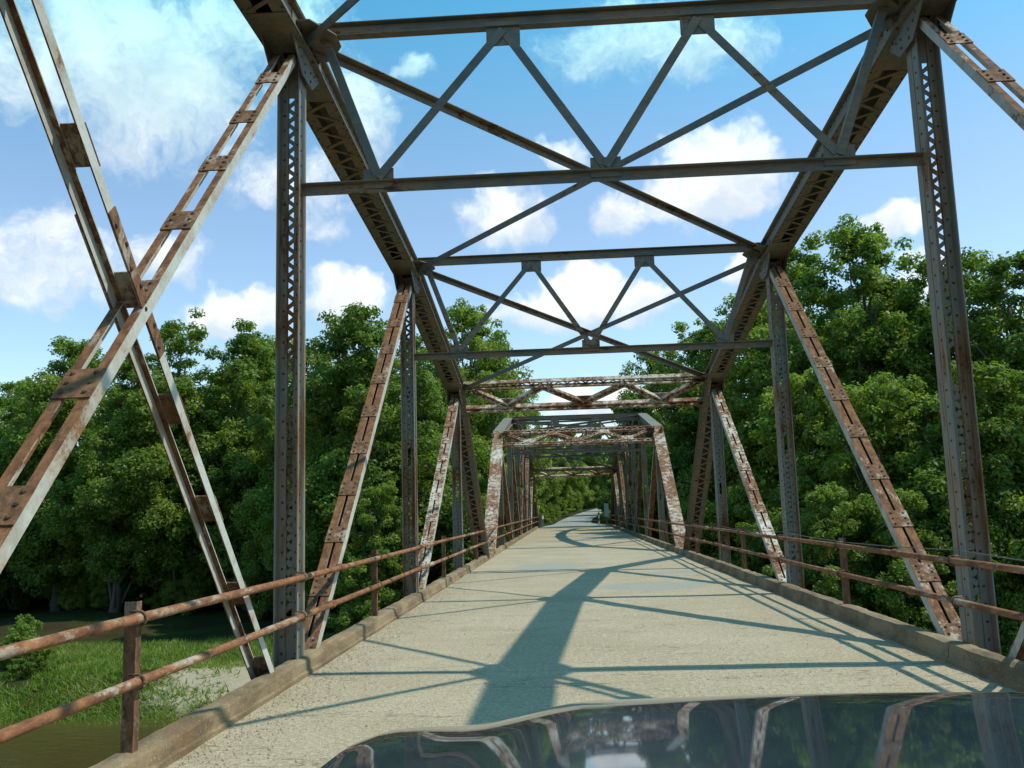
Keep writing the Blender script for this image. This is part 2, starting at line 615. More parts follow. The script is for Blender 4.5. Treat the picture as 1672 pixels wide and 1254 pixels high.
def post(span, x, y, zt, m, near):
    A, B = Vector((x, y, ZB)), Vector((x, y, zt - .16))
    fr = (A, Z, X, Y)
    L = B.z - A.z
    mb = MB()
    for s in (-1, 1):
        for q in (-1, 1):
            mb.box(fr, 0, L, *sorted((s * .100, s * .112)), *sorted((q * .007, q * .122)))
            mb.box(fr, 0, L, *sorted((s * .030, s * .100)), *sorted((q * .007, q * .018)))
    part = mb.build('post', m, span, A)
    lm = MB()
    top = L - .45
    cut1, cut2 = L * .50, L * .46
    lacing(lm, fr, cut1, top, -.05, .05, 0.0, .080, .040, .010)
    lacing(lm, fr, 1.0, cut2, -.05, .05, 0.0, .080, .048, .010)
    stuff(lm.build('lacing', m, part, A))
    for a, c in ((0.0, .95), (L - .42, L)):
        piece('web_plate', (c - a, .20, .011), m, part, basis(A + Z * a, Z, X, Y))
    if near:
        rv = MB()
        s = .15
        while s < L:
            for sg in (-1, 1):
                rv.rivet(A + Z * s + X * sg * .065 + Y * -.018, -Y, .013)
                rv.rivet(A + Z * (s + .07) + X * sg * .112 + Y * -.062, X * sg, .012)
            s += .155
        stuff(rv.build('rivets', M_RIVET, part, A))
    return part


def diagonal(span, x, A, B, heavy, near, m, name='diagonal', half=.106):
    """two angles back to back, tied by batten plates on both faces"""
    fr, L = frame(A, B)
    o, t, u, v = fr
    inn = .016 if heavy else .046
    dep = .055 if heavy else .042
    mb = MB()
    for s in (-1, 1):
        mb.box(fr, .1, L - .1, *sorted((s * (half - .010), s * half)), -dep, dep)
        mb.box(fr, .1, L - .1, *sorted((s * inn, s * (half - .010))), dep - .010, dep)
        if heavy:
            mb.box(fr, .1, L - .1, *sorted((s * inn, s * (half - .010))), -dep, -dep + .010)
    part = mb.build(name, m, span, A)
    part.data.materials.append(M_SIDE)       # the webs kept their paint, the flat legs rusted
    for f in part.data.polygons:
        if abs(f.normal.x) > .9:
            f.material_index = 1
    n = 10 if heavy else 9
    bl = .26 if heavy else .25
    rv = MB()
    for k in range(n):
        c = .75 + (L - 1.5) * k / (n - 1)
        for sg in (1, -1):
            if sg < 0 and not heavy:
                continue
            zz = sg * (dep + .006)
            pl = piece('batten_plate', (bl, round(2 * half + .006, 3), .010), M_RUST2 if sg > 0 and m is not M_PEEL else m, part, basis(o + t * (c - bl / 2) + v * zz, t, u, v))
            if near and sg > 0:
                for a in (-.33, 0, .33):
                    for e in (-.066 * half / .106, .066 * half / .106):
                        rv.rivet(o + t * (c + a * bl) + u * e + v * (zz + .005), v, .016)
    if half < .1:                            # spliced on the outside of both webs where the counters cross
        for sg in (-1, 1):
            piece('splice_plate', (1.0, .096, .009), M_RUST2, part, basis(o + t * (L * .5 - .45) + u * sg * (half + .005), t, v, u))
            if near:
                for k in range(7):
                    rv.rivet(o + t * (L * .5 - .38 + .14 * k) + u * sg * (half + .0095) + v * (.02 if k % 2 else -.02), u * sg, .017)
    if near:
        stuff(rv.build('rivets', M_RIVET, part, A))
    return part


def angle(mb, A, B, leg=.09, th=.010, up=Z):
    """L section between two points: one leg flat (in the plane of up's normal), one leg on edge"""
    t = (B - A).normalized()
    n = (up - t * up.dot(t)).normalized()
    u = t.cross(n)
    fr = (A, t, u, n)
    L = (B - A).length
    mb.box(fr, 0, L, -leg / 2, leg / 2, -th / 2, th / 2)
    mb.box(fr, 0, L, -leg / 2, -leg / 2 + th, -leg, -th / 2)


def gussets(span, x, y, z, m, near, end=False):
    mb = MB()
    c = Vector((x, y, z))
    for s in (-1, 1):
        pts = [(-.52, .08), (.52, .08), (.52, -.14), (.17, -.42), (-.17, -.42), (-.52, -.14)]
        mb.poly([c + X * s * .155 + Y * a + Z * b_ for a, b_ in pts], X, .012)
    part = mb.build('gusset_plate', m, span, c)
    if near:
        rv = MB()
        for s in (-1, 1):
            for a, b_ in ((-.4, 0), (-.25, 0), (-.1, 0), (.1, 0), (.25, 0), (.4, 0), (-.3, -.2), (.3, -.2), (-.1, -.36), (.1, -.36), (-.1, -.27), (.1, -.27), (-.22, -.25), (.22, -.25)):
                rv.rivet(c + X * s * .161 + Y * a + Z * b_, X * s, .015)
        stuff(rv.build('rivets', M_RIVET, part, c))


def sway_frame(span, y, zt, zb, m, near):
    """cross frame between the trusses: top strut, bottom strut and W bracing with gussets"""
    part = MB()
    a, b_ = XL + .16, XR - .16
    top = MB()
    fr = (Vector((a, y, zt)), X, Y, Z)
    L = b_ - a
    top.box(fr, 0, L, -.075, .075, .055, .064)
    top.box(fr, 0, L, -.006, .006, -.055, .055)
    top.box(fr, 0, L, -.055, .055, -.064, -.055)
    p = top.build('sway_frame', m, span, Vector((a, y, zt)))
    bot = MB()
    fr = (Vector((XL + .112, y, zb)), X, Y, Z)
    L2 = XR - XL - .224
    bot.box(fr, 0, L2, -.075, .075, .040, .050)
    bot.box(fr, 0, L2, -.006, .006, -.060, .040)
    bot.build('bottom_strut', m, p, Vector((XL + .112, y, zb)))
    nodes_b = (XC - 2.25, XC, XC + 2.25)
    nodes_t = (XC - .97, XC + .97)
    seq = [(a + .18, zt - .08), (nodes_b[0], zb + .08), (nodes_t[0], zt - .1), (nodes_b[1], zb + .08), (nodes_t[1], zt - .1), (nodes_b[2], zb + .08), (b_ - .18, zt - .08)]
    for k in range(6):
        A = Vector((seq[k][0], y - .028 - .012 * (k % 2), seq[k][1]))
        B = Vector((seq[k + 1][0], y - .028 - .012 * (k % 2), seq[k + 1][1]))
        mb = MB()
        angle(mb, A, B, .085, .010, -Y)
        mb.build('brace', m, p, A)
    for xn in nodes_t:
        piece('gusset_plate', (.34, .26, .012), m, p, basis(Vector((xn - .17, y - .016, zt - .13)), X, Z, -Y))
    for xn in nodes_b:
        piece('gusset_plate', (.30, .20, .012), m, p, basis(Vector((xn - .15, y - .016, zb + .08)), X, Z, -Y))
    return p


def portal(span, y, z, dy, m, near):
    """latticed portal in the plane of the end posts; dy = direction down the end post"""
    down = Vector((0, dy, -.677)).normalized() if True else None
    n = X.cross(down).normalized()
    if n.z < 0:
        n = -n
    a, b_ = XL + .20, XR - .20
    L = b_ - a
    o = Vector((a, y, z + .10))
    root = None
    for kind, off, dep, x0, x1 in (('portal_frame', .10, .21, 0, L), ('bottom_strut', .86, .165, -.03, L + .03)):
        mb = MB()
        c = o + down * off
        fr = (c, X, down, n)
        for s in (-1, 1):
            mb.box(fr, x0, x1, *sorted((s * dep / 2, s * (dep / 2 - .010))), -.06, .06)
            for q in (-1, 1):
                mb.box(fr, x0, x1, *sorted((s * (dep / 2 - .010), s * (dep / 2 - .036))), *sorted((q * .051, q * .060)))
        part = mb.build(kind, m, span if root is None else root, c)
        if root is None:
            root = part
        lm = MB()
        for q in (-1, 1):
            lacing(lm, fr, x0 + .12, x1 - .05, -dep / 2 + .03, dep / 2 - .03, q * .063, dep * 1.05, .030, .007)
        stuff(lm.build('lacing', m, root, c))
    nb = (XC - 1.9, XC, XC + 1.9)
    nt = (XC - 1.0, XC + 1.0)
    seq = [(a + .15, .22), (nb[0], .78), (nt[0], .2), (nb[1], .78), (nt[1], .2), (nb[2], .78), (b_ - .15, .22)]
    for k in range(6):
        A = Vector((seq[k][0], o.y, o.z)) + down * seq[k][1]
        B = Vector((seq[k + 1][0], o.y, o.z)) + down * seq[k + 1][1]
        t = (B - A).normalized()
        fr = (A, t, n.cross(t), n)
        Lb = (B - A).length
        mb = MB()
        fr = (A + n * (.002 + .004 * (k % 2)), fr[1], fr[2], fr[3])
        for s in (-1, 1):
            mb.box(fr, 0, Lb, *sorted((s * .07, s * .06)), -.05, .05)
            mb.box(fr, 0, Lb, *sorted((s * .06, s * .025)), .041, .05)
            mb.box(fr, 0, Lb, *sorted((s * .06, s * .025)), -.05, -.041)
        mb.build('brace', m, root, A)
        lm = MB()
        lacing(lm, fr, .1, Lb - .1, -.05, .05, .053, .13, .032, .007)
        lacing(lm, fr, .1, Lb - .1, -.05, .05, -.053, .13, .032, .007)
        stuff(lm.build('lacing', m, root, A))
    for xn in nt + nb:
        pl = MB()
        c = Vector((xn, o.y, o.z)) + down * (.27 if xn in nt else .70)
        pl.box((c, X, down, n), -.24, .24, -.11, .11, .058, .068)
        pl.build('gusset_plate', m, root, c)
    return root


def truss_span(label, y0, near):
    span = thing('truss_span', label, 'truss bridge', (XC, y0 + 3.5 * PAN, 0))
    jy = [y0 + i * PAN for i in range(8)]
    for x in (XL, XR):
        # top chord and end posts
        for i in range(1, 6):
            chord_member(span, 'top_chord', Vector((x, jy[i], ZT[i])), Vector((x, jy[i + 1], ZT[i + 1])), M_CHORD, near and i >= 3, x)
        chord_member(span, 'end_post', Vector((x, jy[1], ZT[1])), Vector((x, jy[0], ZB)), M_PEEL if not near else M_CHORD, False, x)
        chord_member(span, 'end_post', Vector((x, jy[6], ZT[6])), Vector((x, jy[7], ZB)), M_CHORD, near, x)
        bc = MB()
        fr = (Vector((x, jy[0], ZB)), Y, X, Z)
        for s in (-1, 1):
            bc.box(fr, 0, 7 * PAN, *sorted((s * .09, s * .10)), -.1, .1)
            bc.box(fr, 0, 7 * PAN, *sorted((s * .03, s * .09)), .09, .1)
        bc.build('bottom_chord', M_GREY2, span, Vector((x, jy[0], ZB)))
        for i in range(1, 7):
            post(span, x, jy[i], ZT[i], M_GREY, near and i >= 3)
            gussets(span, x, jy[i], ZT[i], M_CHORD, near and i >= 3)
        mats = {1: M_RUST, 2: M_RUST, 4: M_RUST, 5: M_RUST}
        T = lambda i: Vector((x, jy[i], ZT[i] - .22))
        Bm = lambda i: Vector((x, jy[i], ZB + .05))
        diagonal(span, x, Bm(2), T(1), True, False, M_RUST)
        diagonal(span, x, Bm(3), T(2), True, False, M_RUST)
        diagonal(span, x, Bm(5), T(6), True, near, M_PEEL)
        diagonal(span, x, Bm(4), T(5), True, near, M_RUST)
        diagonal(span, x, Bm(3) + Y * .5, T(4) + Vector((0, -.15, .03)), False, near, M_RUST, 'counter_diagonal')
        diagonal(span, x, Bm(4) - Y * .25, T(3) + Y * .25, False, near, M_RUST, 'counter_diagonal', .093)
    for i in (2, 3, 4, 5):
        sway_frame(span, jy[i], ZT[i] + .11, ZT[i] - 1.56, M_DARK, near)
    portal(span, jy[1], ZT[1], -.736, M_PEEL, near)
    portal(span, jy[6], ZT[6], .736, M_PEEL, near)
    # lateral cross bracing in the plane of the top chords
    for i in range(1, 6):
        za, zb = ZT[i] + .06, ZT[i + 1] + .06
        for (xa, xb, dz) in ((XL + .2, XR - .2, 0), (XR - .2, XL + .2, -.10)):
            mb = MB()
            A, B = Vector((xa, jy[i] + .12, za + dz)), Vector((xb, jy[i + 1] - .12, zb + dz))
            angle(mb, A, B, .09, .010, Z)
            mb.build('lateral_brace', M_DARK, span, A)
        for j in (i, i + 1):
            pass
    for i in range(1, 7):
        for x, s in ((XL, 1), (XR, -1)):
            mb = MB()
            c = Vector((x + s * .14, jy[i], ZT[i] + .02))
            fr = (c, X * s, Y, Z)
            mb.poly([c + X * s * a + Y * b_ for a, b_ in ((0.02, -.42), (.16, -.42), (.34, -.12), (.34, .12), (.16, .42), (0.02, .42))], Z, .012)
            mb.build('lateral_plate', M_CHORD, span, c)
    # floor beams
    for i in range(0, 8):
        mb = MB()
        fr = (Vector((XL + .12, jy[i], -.55)), X, Y, Z)
        Lf = XR - XL - .24
        mb.box(fr, 0, Lf, -.006, .006, -.25, .25)
        mb.box(fr, 0, Lf, -.09, .09, .25, .265)
        mb.box(fr, 0, Lf, -.09, .09, -.265, -.25)
        mb.build('floor_beam', M_GREY2, span, fr[0])
    return span


truss_span('near riveted steel truss span with grey posts and crossed rusty diagonals, over the car', Y0A, True)
truss_span('far steel truss span, its rust-streaked white portal framing the road end', Y0B, False)

# ------------------------------------------------------------------ deck, kerbs, railings
KL, KR = -2.44, 3.325
Y_END = Y0B + 7 * PAN + .4
deck = link('bridge_deck', None, None, (XC, 0, 0))
deck['kind'] = 'structure'


def slab(y_a, y_b):
    mb = MB()
    nx, ny = 14, max(2, int((y_b - y_a) / .5))
    me_v = []
    for j in range(ny + 1):
        for i in range(nx + 1):
            x = KL - .17 + (KR - KL + .34) * i / nx
            y = y_a + (y_b - y_a) * j / ny
            z = .010 * mnoise.noise(Vector((x * .7, y * .7, 3))) + .004 * mnoise.noise(Vector((x * 3, y * 3, 8)))
            mb.v.append(Vector((x, y, z)))
    for j in range(ny):
        for i in range(nx):
            a = j * (nx + 1) + i
            mb.f.append((a, a + 1, a + nx + 2, a + nx + 1))
    mb.box((Vector((KL - .17, y_a, -.03)), Y, X, Z), 0, y_b - y_a, 0, KR - KL + .34, -.2, 0)
    mb.build('deck_slab', M_DECK, deck, Vector((XC, y_a, 0)))


def kerb(y_a, y_b, s, x0):
    """one cast length of kerb; s = -1 left, 1 right; x0 = inner foot"""
    prof = [(-.005, -.02), (-.005, .035), (.010, .048), (.018, .128), (.032, .150), (.10, .157), (.168, .154), (.182, .138), (.186, -.06)]
    if s > 0:
        prof = [(a, h * 1.12) for a, h in prof]
    n = int((y_b - y_a) / .10)
    mb = MB()
    for j in range(n + 1):
        y = y_a + (y_b - y_a) * j / n
        for k, (a, h) in enumerate(prof):
            q = Vector((x0 * 7 + a * 9, y * 3.0, h * 9))
            d = mnoise.noise(q) * .009 + mnoise.noise(q * 3.1) * .006
            chip = max(0, mnoise.noise(Vector((y * 1.7, x0, k * .05))) - .15) * .07 if k in (3, 4) else 0
            mb.v.append(Vector((x0 + s * (a + d * .7 + chip), y, h + (d - chip * .9 if h > 0 else 0))))
    K = len(prof)
    for j in range(n):
        for k in range(K - 1):
            a = j * K + k
            mb.f.append((a, a + 1, a + K + 1, a + K))
    mb.f.append(tuple(range(K)))
    mb.f.append(tuple(n * K + k for k in range(K)))
    mb.build('kerb_segment', M_KERB, deck, Vector((x0, y_a, 0)))


for y0, nseg in ((Y0A, 7), (Y0B, 7)):
    for i in range(nseg):
        ya, yb = y0 + i * PAN, y0 + (i + 1) * PAN
        if i == 0:
            ya -= .36
        if i == 6:
            yb += .36
        slab(ya + .006, yb - .006)
        for s, x0 in ((-1, KL), (1, KR)):
            kerb(ya + .008, yb - .008, s, x0)

Rl, Rr = -2.472, 3.389
ZU, ZL = .90, .547


def railing(side, y0, label):
    x = Rl if side < 0 else Rr
    rail = thing('handrail', label, 'railing', (x, y0 + 3.5 * PAN, 0), 'pipe railings along the bridge kerbs')
    ya, yb = y0 - .3, y0 + 7 * PAN + .3
    for z, nm in ((ZU, 'rail_pipe'), (ZL, 'rail_pipe')):
        mb = MB()
        n = 120
        pts = []
        for k in range(n + 1):
            y = ya + (yb - ya) * k / n
            pts.append(Vector((x + .006 * mnoise.noise(Vector((y * .3, z * 9, side))), y, z + .010 * mnoise.noise(Vector((y * .25, z * 5, side + 3))))))
        mb.tube(pts, .0295, 14)
        mb.build(nm, M_PIPE, rail, Vector((x, ya, z)), True)
    for i in range(1, 7):
        for z in (ZU, ZL):
            mb = MB()
            yc = y0 + i * PAN + .9 + .35 * ((i * 7 + int(z * 10)) % 3)
            mb.tube([Vector((x, yc - .05, z)), Vector((x, yc + .05, z))], .042, 14)
            mb.build('pipe_coupling', M_PIPE, rail, Vector((x, yc, z)), True)
    ys = [y0 + (i + .5) * PAN for i in range(7)]
    for y in ys:
        mb = MB()
        fr = (Vector((x + side * .040, y, -.1)), Z, X * side, Y)
        mb.box(fr, 0, 1.09, 0, .009, 0, .066)
        mb.box(fr, 0, 1.09, .009, .072, .0, .009)
        mb.build('rail_post', M_POSTR, rail, fr[0])
    for y in ys + [y0 + i * PAN for i in range(1, 7)]:
        for z in (ZU, ZL):
            mb = MB()
            yy = y - .045 if y in ys else y - .15
            ring = [Vector((x, yy, z)) + Vector((-math.cos(t) * .040 * side, 0, math.sin(t) * .042)) for t in [R(-100 + 20 * k) for k in range(11)]]
            ring = [ring[0] + X * side * .05] + ring + [ring[-1] + X * side * .05]
            mb.tube(ring, .008, 6)
            mb.build('rail_clamp', M_POSTR, rail, Vector((x, yy, z)), True)
            if y not in ys:
                br = MB()
                br.box((Vector((x + side * .036, y, z - .03)), Z, X * side, Y), 0, .06, 0, .034, -.19, -.05)
                br.build('rail_bracket', M_RUST2, rail)
    return rail


railing(-1, Y0A, 'rusty two-pipe railing along the left kerb of the near span')
railing(1, Y0A, 'rusty two-pipe railing along the right kerb of the near span')
railing(-1, Y0B, 'rusty two-pipe railing along the left kerb of the far span')
railing(1, Y0B, 'rusty two-pipe railing along the right kerb of the far span')

mb = MB()
pts = [Vector((Rr + .09, Y0A + k * PAN / 4, .985 - .05 * math.sin(math.pi * (k % 4) / 4))) for k in range(29)]
mb.tube(pts, .005, 6)
tag(mb.build('guard_cable', M_WIRE, None, pts[0]), 'thin steel cable strung just above the right pipe railing', 'cable')

# loose gravel along the left kerb
gv, gf = [], []
for k in range(5200):
    y = random.uniform(2.0, 22)
    x = KL + .02 + abs(random.gauss(0, .28))
    if random.random() < .22:
        x = random.uniform(KL, KR)
    r = random.uniform(.003, .011) * (1.3 if random.random() < .04 else 1)
    z = .010 * mnoise.noise(Vector((x * .7, y * .7, 3))) + .004
    i = len(gv)
    a = random.random() * 6
    for t in range(4):
        gv.append((x + math.cos(a + t * 1.57) * r * random.uniform(.7, 1.2), y + math.sin(a + t * 1.57) * r * random.uniform(.7, 1.2), z))
    gv.append((x, y, z + r * random.uniform(.7, 1.1)))
    gf += [(i, i + 1, i + 4), (i + 1, i + 2, i + 4), (i + 2, i + 3, i + 4), (i + 3, i, i + 4)]
me = bpy.data.meshes.new('gravel')
me.from_pydata(gv, [], gf)
me.materials.append(M_GRAVEL)
o = link('gravel', me, None, (0, 0, 0))
stuff(o)
o['label'] = 'loose pale gravel lying along the left kerb'
o['category'] = 'gravel'

# piers
for yp, lab in ((Y0B - .38, 'concrete pier standing under the joint between the two spans'), (Y0A - .2, 'concrete abutment pier behind the car at the start of the bridge'), (Y_END + .1, 'concrete abutment at the far end of the bridge')):
    mb = MB()
    mb.box((Vector((XC, yp, -7.5)), Z, X, Y), 0, 6.2, -3.3, 3.3, -.55, .55)
    p_ = mb.build('bridge_pier', M_PIER, None, Vector((XC, yp, -7.5)))
    tag(p_, lab, 'pier')
    mb = MB()
    mb.box((Vector((XC, yp, -1.3)), Z, X, Y), 0, .45, -3.7, 3.7, -.75, .75)
    mb.build('pier_cap', M_PIER, p_)


# ------------------------------------------------------------------ terrain, road, river
def road_x(y):
    return XC + 6.5 * max(0, (y - 92) / 68) ** 2


def road_z(y):
    return 1.45 * max(0, min(2.5, (y - 98) / 62)) ** 1.5 if y > 98 else 0.0


def sstep(a, b_, x):
    t = max(0, min(1, (x - a) / (b_ - a)))
    return t * t * (3 - 2 * t)


def height(x, y):
    base = -4.15
    base += .35 * mnoise.noise(Vector((x * .12, y * .12, 0))) + .12 * mnoise.noise(Vector((x * .6, y * .6, 4)))
    base += 3.6 * sstep(80, 118, y)
    base += 3.6 * sstep(-32, -70, y)
    base += 3 * sstep(160, 520, y) + 10 * sstep(60, 400, abs(x))
    edge = 29.6 + .9 * mnoise.noise(Vector((x * .22, 2, 7))) + .4 * mnoise.noise(Vector((x * .9, 5, 7)))
    k = min(sstep(edge - 2.5, edge + .35, y) * .62 + sstep(edge + .3, edge + 5, y) * .38, 1)
    k2 = sstep(-19, -26, y)
    kk = max(k, k2)
    h = -7.2 + (base + 7.2) * kk
    if y > 70 or y < -14:
        d = abs(x - road_x(y))
        rz = road_z(y) - .06
        along = sstep(75.2, 76.4, y) if y > 0 else sstep(-18.6, -19.6, y)
        emb = (1 - sstep(3.4, 10.5, d)) * along
        h = h + (rz - h) * emb if rz > h else h + (rz - h) * (1 - sstep(3.4, 9, d)) * along
    return h


def grid_axis(fine0, fine1, step, far):
    a = list(np.arange(fine0, fine1 + step, step))
    s = step
    x = a[-1]
    hi = []
    while x < far:
        s *= 1.25
        x += s
        hi.append(x)
    s = step
    x = a[0]
    lo = []
    while x > -far:
        s *= 1.25
        x -= s
        lo.append(x)
    return lo[::-1] + a + hi


gx = grid_axis(-48, 34, .8, 1500)
gy = grid_axis(24, 120, .8, 1500)
tv = [(x, y, height(x, y)) for y in gy for x in gx]
nx = len(gx)
tf = [(j * nx + i, j * nx + i + 1, (j + 1) * nx + i + 1, (j + 1) * nx + i) for j in range(len(gy) - 1) for i in range(nx - 1)]
me = bpy.data.meshes.new('ground')
me.from_pydata(tv, [], tf)
me.polygons.foreach_set('use_smooth', [True] * len(me.polygons))
me.materials.append(M_GROUND)
o = link('ground', me, None, (0, 0, 0))
o['kind'] = 'structure'

me = bpy.data.meshes.new('river')
me.from_pydata([(-1400, -60, -5.15), (1400, -60, -5.15), (1400, 42, -5.15), (-1400, 42, -5.15)], [], [(0, 1, 2, 3)])
me.materials.append(M_WATER)
o = link('river', me, None, (0, 0, 0))
o['kind'] = 'structure'

for nm, ys in (('road', np.arange(Y_END - .02, 205, 1.0)), ('approach_road', np.arange(Y0A - .4, -120, -1.5))):
    rv_, rf = [], []
    for k, y in enumerate(ys):
        for i in range(9):
            x = road_x(y) + (i - 4) / 4 * (2.85 - .95 * sstep(76, 94, abs(y)) + .15 * mnoise.noise(Vector((i, y * .5, 2))))
            rv_.append((x, y, road_z(y) + .015 * (1 - abs(i - 4) / 4) - .004))
    for k in range(len(ys) - 1):
        for i in range(8):
            a = k * 9 + i
            rf.append((a, a + 1, a + 10, a + 9))
    me = bpy.data.meshes.new(nm)
    me.from_pydata(rv_, [], rf)
    me.materials.append(M_ROAD)
    o = link(nm, me, None, (0, 0, 0))
    o['kind'] = 'structure'


# ------------------------------------------------------------------ trees
def leaf_mesh(name, centers, radii, tints, per, size, m, flat=.75, jit=1.0):
    """many single leaves (quads) gathered in clumps"""
    n = sum(per)
    cen = np.repeat(centers, per, axis=0)
    rad = np.repeat(radii, per)
    tin = np.repeat(tints, per)
    d = rng.normal(size=(n, 3))
    d /= np.linalg.norm(d, axis=1)[:, None]
    rr = rng.random(n) ** .45
    pos = cen + d * (rad * rr)[:, None] * np.array([1, 1, flat])
    nor = d * .8 + np.array([0, 0, .65]) + rng.normal(size=(n, 3)) * .65 * jit
    nor /= np.linalg.norm(nor, axis=1)[:, None]
    ref = rng.normal(size=(n, 3))
    a = np.cross(nor, ref)
    a /= np.linalg.norm(a, axis=1)[:, None]
    b_ = np.cross(nor, a)
    s = size * rng.uniform(.65, 1.35, n)
    la, lb = a * s[:, None], b_ * (s * .62)[:, None]
    droop = nor * (s * .18)[:, None]
    v = np.stack([pos - la - droop, pos - lb * .9 + la * .1, pos + la - droop, pos + lb * .9 + la * .1], axis=1).reshape(-1, 3)
    me = bpy.data.meshes.new(name)
    me.vertices.add(4 * n)
    me.vertices.foreach_set('co', v.astype(np.float32).ravel())
    me.loops.add(4 * n)
    me.loops.foreach_set('vertex_index', np.arange(4 * n, dtype=np.int32))
    me.polygons.add(n)
    me.polygons.foreach_set('loop_start', np.arange(0, 4 * n, 4, dtype=np.int32))
    at = me.attributes.new('tint', 'FLOAT', 'POINT')
    tv_ = np.clip(np.repeat(tin + rng.normal(size=n) * .12, 4), 0, 1)
    at.data.foreach_set('value', tv_.astype(np.float32))
    me.update()
    me.validate()
    me.materials.append(m)
    return me


def tree_proto(h, wid, base, nl, clumps, per, size, m, open_=.0, seed=1):
    """returns trunk mesh, limb mesh, crown mesh for a tree of height h"""
    rs = random.Random(seed)
    tb = MB()
    lean = Vector((rs.uniform(-.04, .04), rs.uniform(-.04, .04), 0)) * h
    tr = [Vector((0, 0, -.4)) + lean * (k / 8) ** 1.5 + Vector((rs.uniform(-.08, .08), rs.uniform(-.08, .08), (h * .86 + .4) * k / 8)) for k in range(9)]
    r0 = .016 * h + .05
    tb.tube(tr, [r0 * (1.25 if k == 0 else 1 - .9 * k / 8.0) for k in range(9)], 9)
    # big lobes of the crown, spread over its height
    lobes = []
    for k in range(nl):
        f = (k + .5) / nl
        z = base + (h - base) * (f * .93 + .05)
        prof = math.sin(math.pi * min(1, .18 + f * .80)) ** .7
        ang = k * 2.4 + rs.uniform(-.5, .5)
        rad = wid * .5 * prof * rs.uniform(.40, .72)
        lr = wid * rs.uniform(.19, .28) * (1.08 - .48 * f)
        if k % 4 == 3:
            rad *= .3
        lobes.append((Vector((math.cos(ang) * rad, math.sin(ang) * rad, z)) + lean * f, lr))
    lobes.append((Vector((0, 0, h - wid * .12)) + lean, wid * .15))
    lm = MB()
    cs, rs_, ts, ps = [], [], [], []
    for c, lr in lobes:
        zt = max(base * .6, c.z - lr * 1.6 - rs.uniform(.2, 1))
        f = min(1, max(0, (zt + .4) / (h * .86 + .4)))
        st = tr[min(8, int(f * 8))]
        mid = st.lerp(c, .55) + Vector((rs.uniform(-.3, .3), rs.uniform(-.3, .3), -.3))
        rr = r0 * .42 * (1 - .5 * f)
        lm.tube([st, mid, c], [rr, rr * .6, rr * .2], 6)
        n = max(5, int(clumps * (lr / (wid * .22)) ** 2 / len(lobes)))
        for q in range(n):
            d = Vector((rs.gauss(0, 1), rs.gauss(0, 1), rs.gauss(0, 1))).normalized()
            k = rs.random() ** .38
            if rs.random() < .08:
                k *= 1.18
            p = c + Vector((d.x, d.y, d.z * .85)) * lr * k
            if p.z < .25:
                continue
            cr = lr * rs.uniform(.24, .44)
            cs.append(tuple(p)); rs_.append(cr)
            ts.append(min(1, max(0, rs.gauss(.48, .20))))
            ps.append(max(12, int(per * (cr / (.33 * wid * .22)) ** 2 * rs.uniform(.7, 1.2) * (1 - open_))))
            if rs.random() < .25:
                lm.tube([c, p], [rr * .18, rr * .06], 4, False)
    crown = leaf_mesh('crown', np.array(cs), np.array(rs_), np.array(ts), ps, size, m)

    def mesh(mb, nm):
        me = bpy.data.meshes.new(nm)
        me.from_pydata([tuple(p) for p in mb.v], [], mb.f)
        me.polygons.foreach_set('use_smooth', [True] * len(me.polygons))
        me.materials.append(M_BARK)
        return me
    return mesh(tb, 'trunk'), mesh(lm, 'limbs'), crown


PROTO = {
    'tall': [tree_proto(17, 9.5, 2.0, 26, 700, 190, .108, M_LEAF, 0, 3), tree_proto(17, 8.8, 1.5, 26, 700, 190, .106, M_LEAF, .0, 11), tree_proto(17, 10.0, 2.5, 24, 700, 190, .110, M_LEAF, .0, 23)],
    'open': [tree_proto(18, 9.5, 2.5, 26, 680, 185, .108, M_LEAF2, .0, 31)],
    'bushy': [tree_proto(11, 8.5, .5, 20, 540, 185, .100, M_LEAF, 0, 41), tree_proto(11, 7.8, .4, 20, 540, 185, .098, M_LEAF2, 0, 53)],
    'shrub': [tree_proto(3.2, 4.2, .2, 9, 200, 80, .080, M_LEAF2, 0, 61)],
}
BASEH = {'tall': 17, 'open': 18, 'bushy': 11, 'shrub': 3.2}
NAME = {'tall': 'broadleaf_tree', 'open': 'cottonwood_tree', 'bushy': 'bushy_tree', 'shrub': 'shrub'}


ORD = ['first', 'second', 'third', 'fourth', 'fifth', 'sixth', 'seventh', 'eighth', 'ninth', 'tenth', 'eleventh', 'twelfth', 'thirteenth', 'fourteenth', 'fifteenth']


def number(roots, text):
    rows = sorted(roots, key=lambda o: o.location.x / o.location.y)
    for k, o in enumerate(rows):
        o['label'] = text % ORD[k]


def tree(kind, x, y, top, label, group, var=0, wide=1.0, rot=None):
    gz = height(x, y)
    s = (top - gz) / BASEH[kind]
    t_, l_, c_ = PROTO[kind][var % len(PROTO[kind])]
    root = thing(NAME[kind], label, 'shrub' if kind == 'shrub' else 'tree', (x, y, gz), group)
    root.rotation_euler.z = random.uniform(0, 6.28) if rot is None else rot
    root.scale = (s * wide, s * wide, s)
    for nm, me in (('trunk', t_), ('limbs', l_), ('crown', c_)):
        if kind == 'shrub' and nm == 'limbs':
            continue
        o = bpy.data.objects.new(nm, me)
        C.objects.link(o)
        o.parent = root
    return root


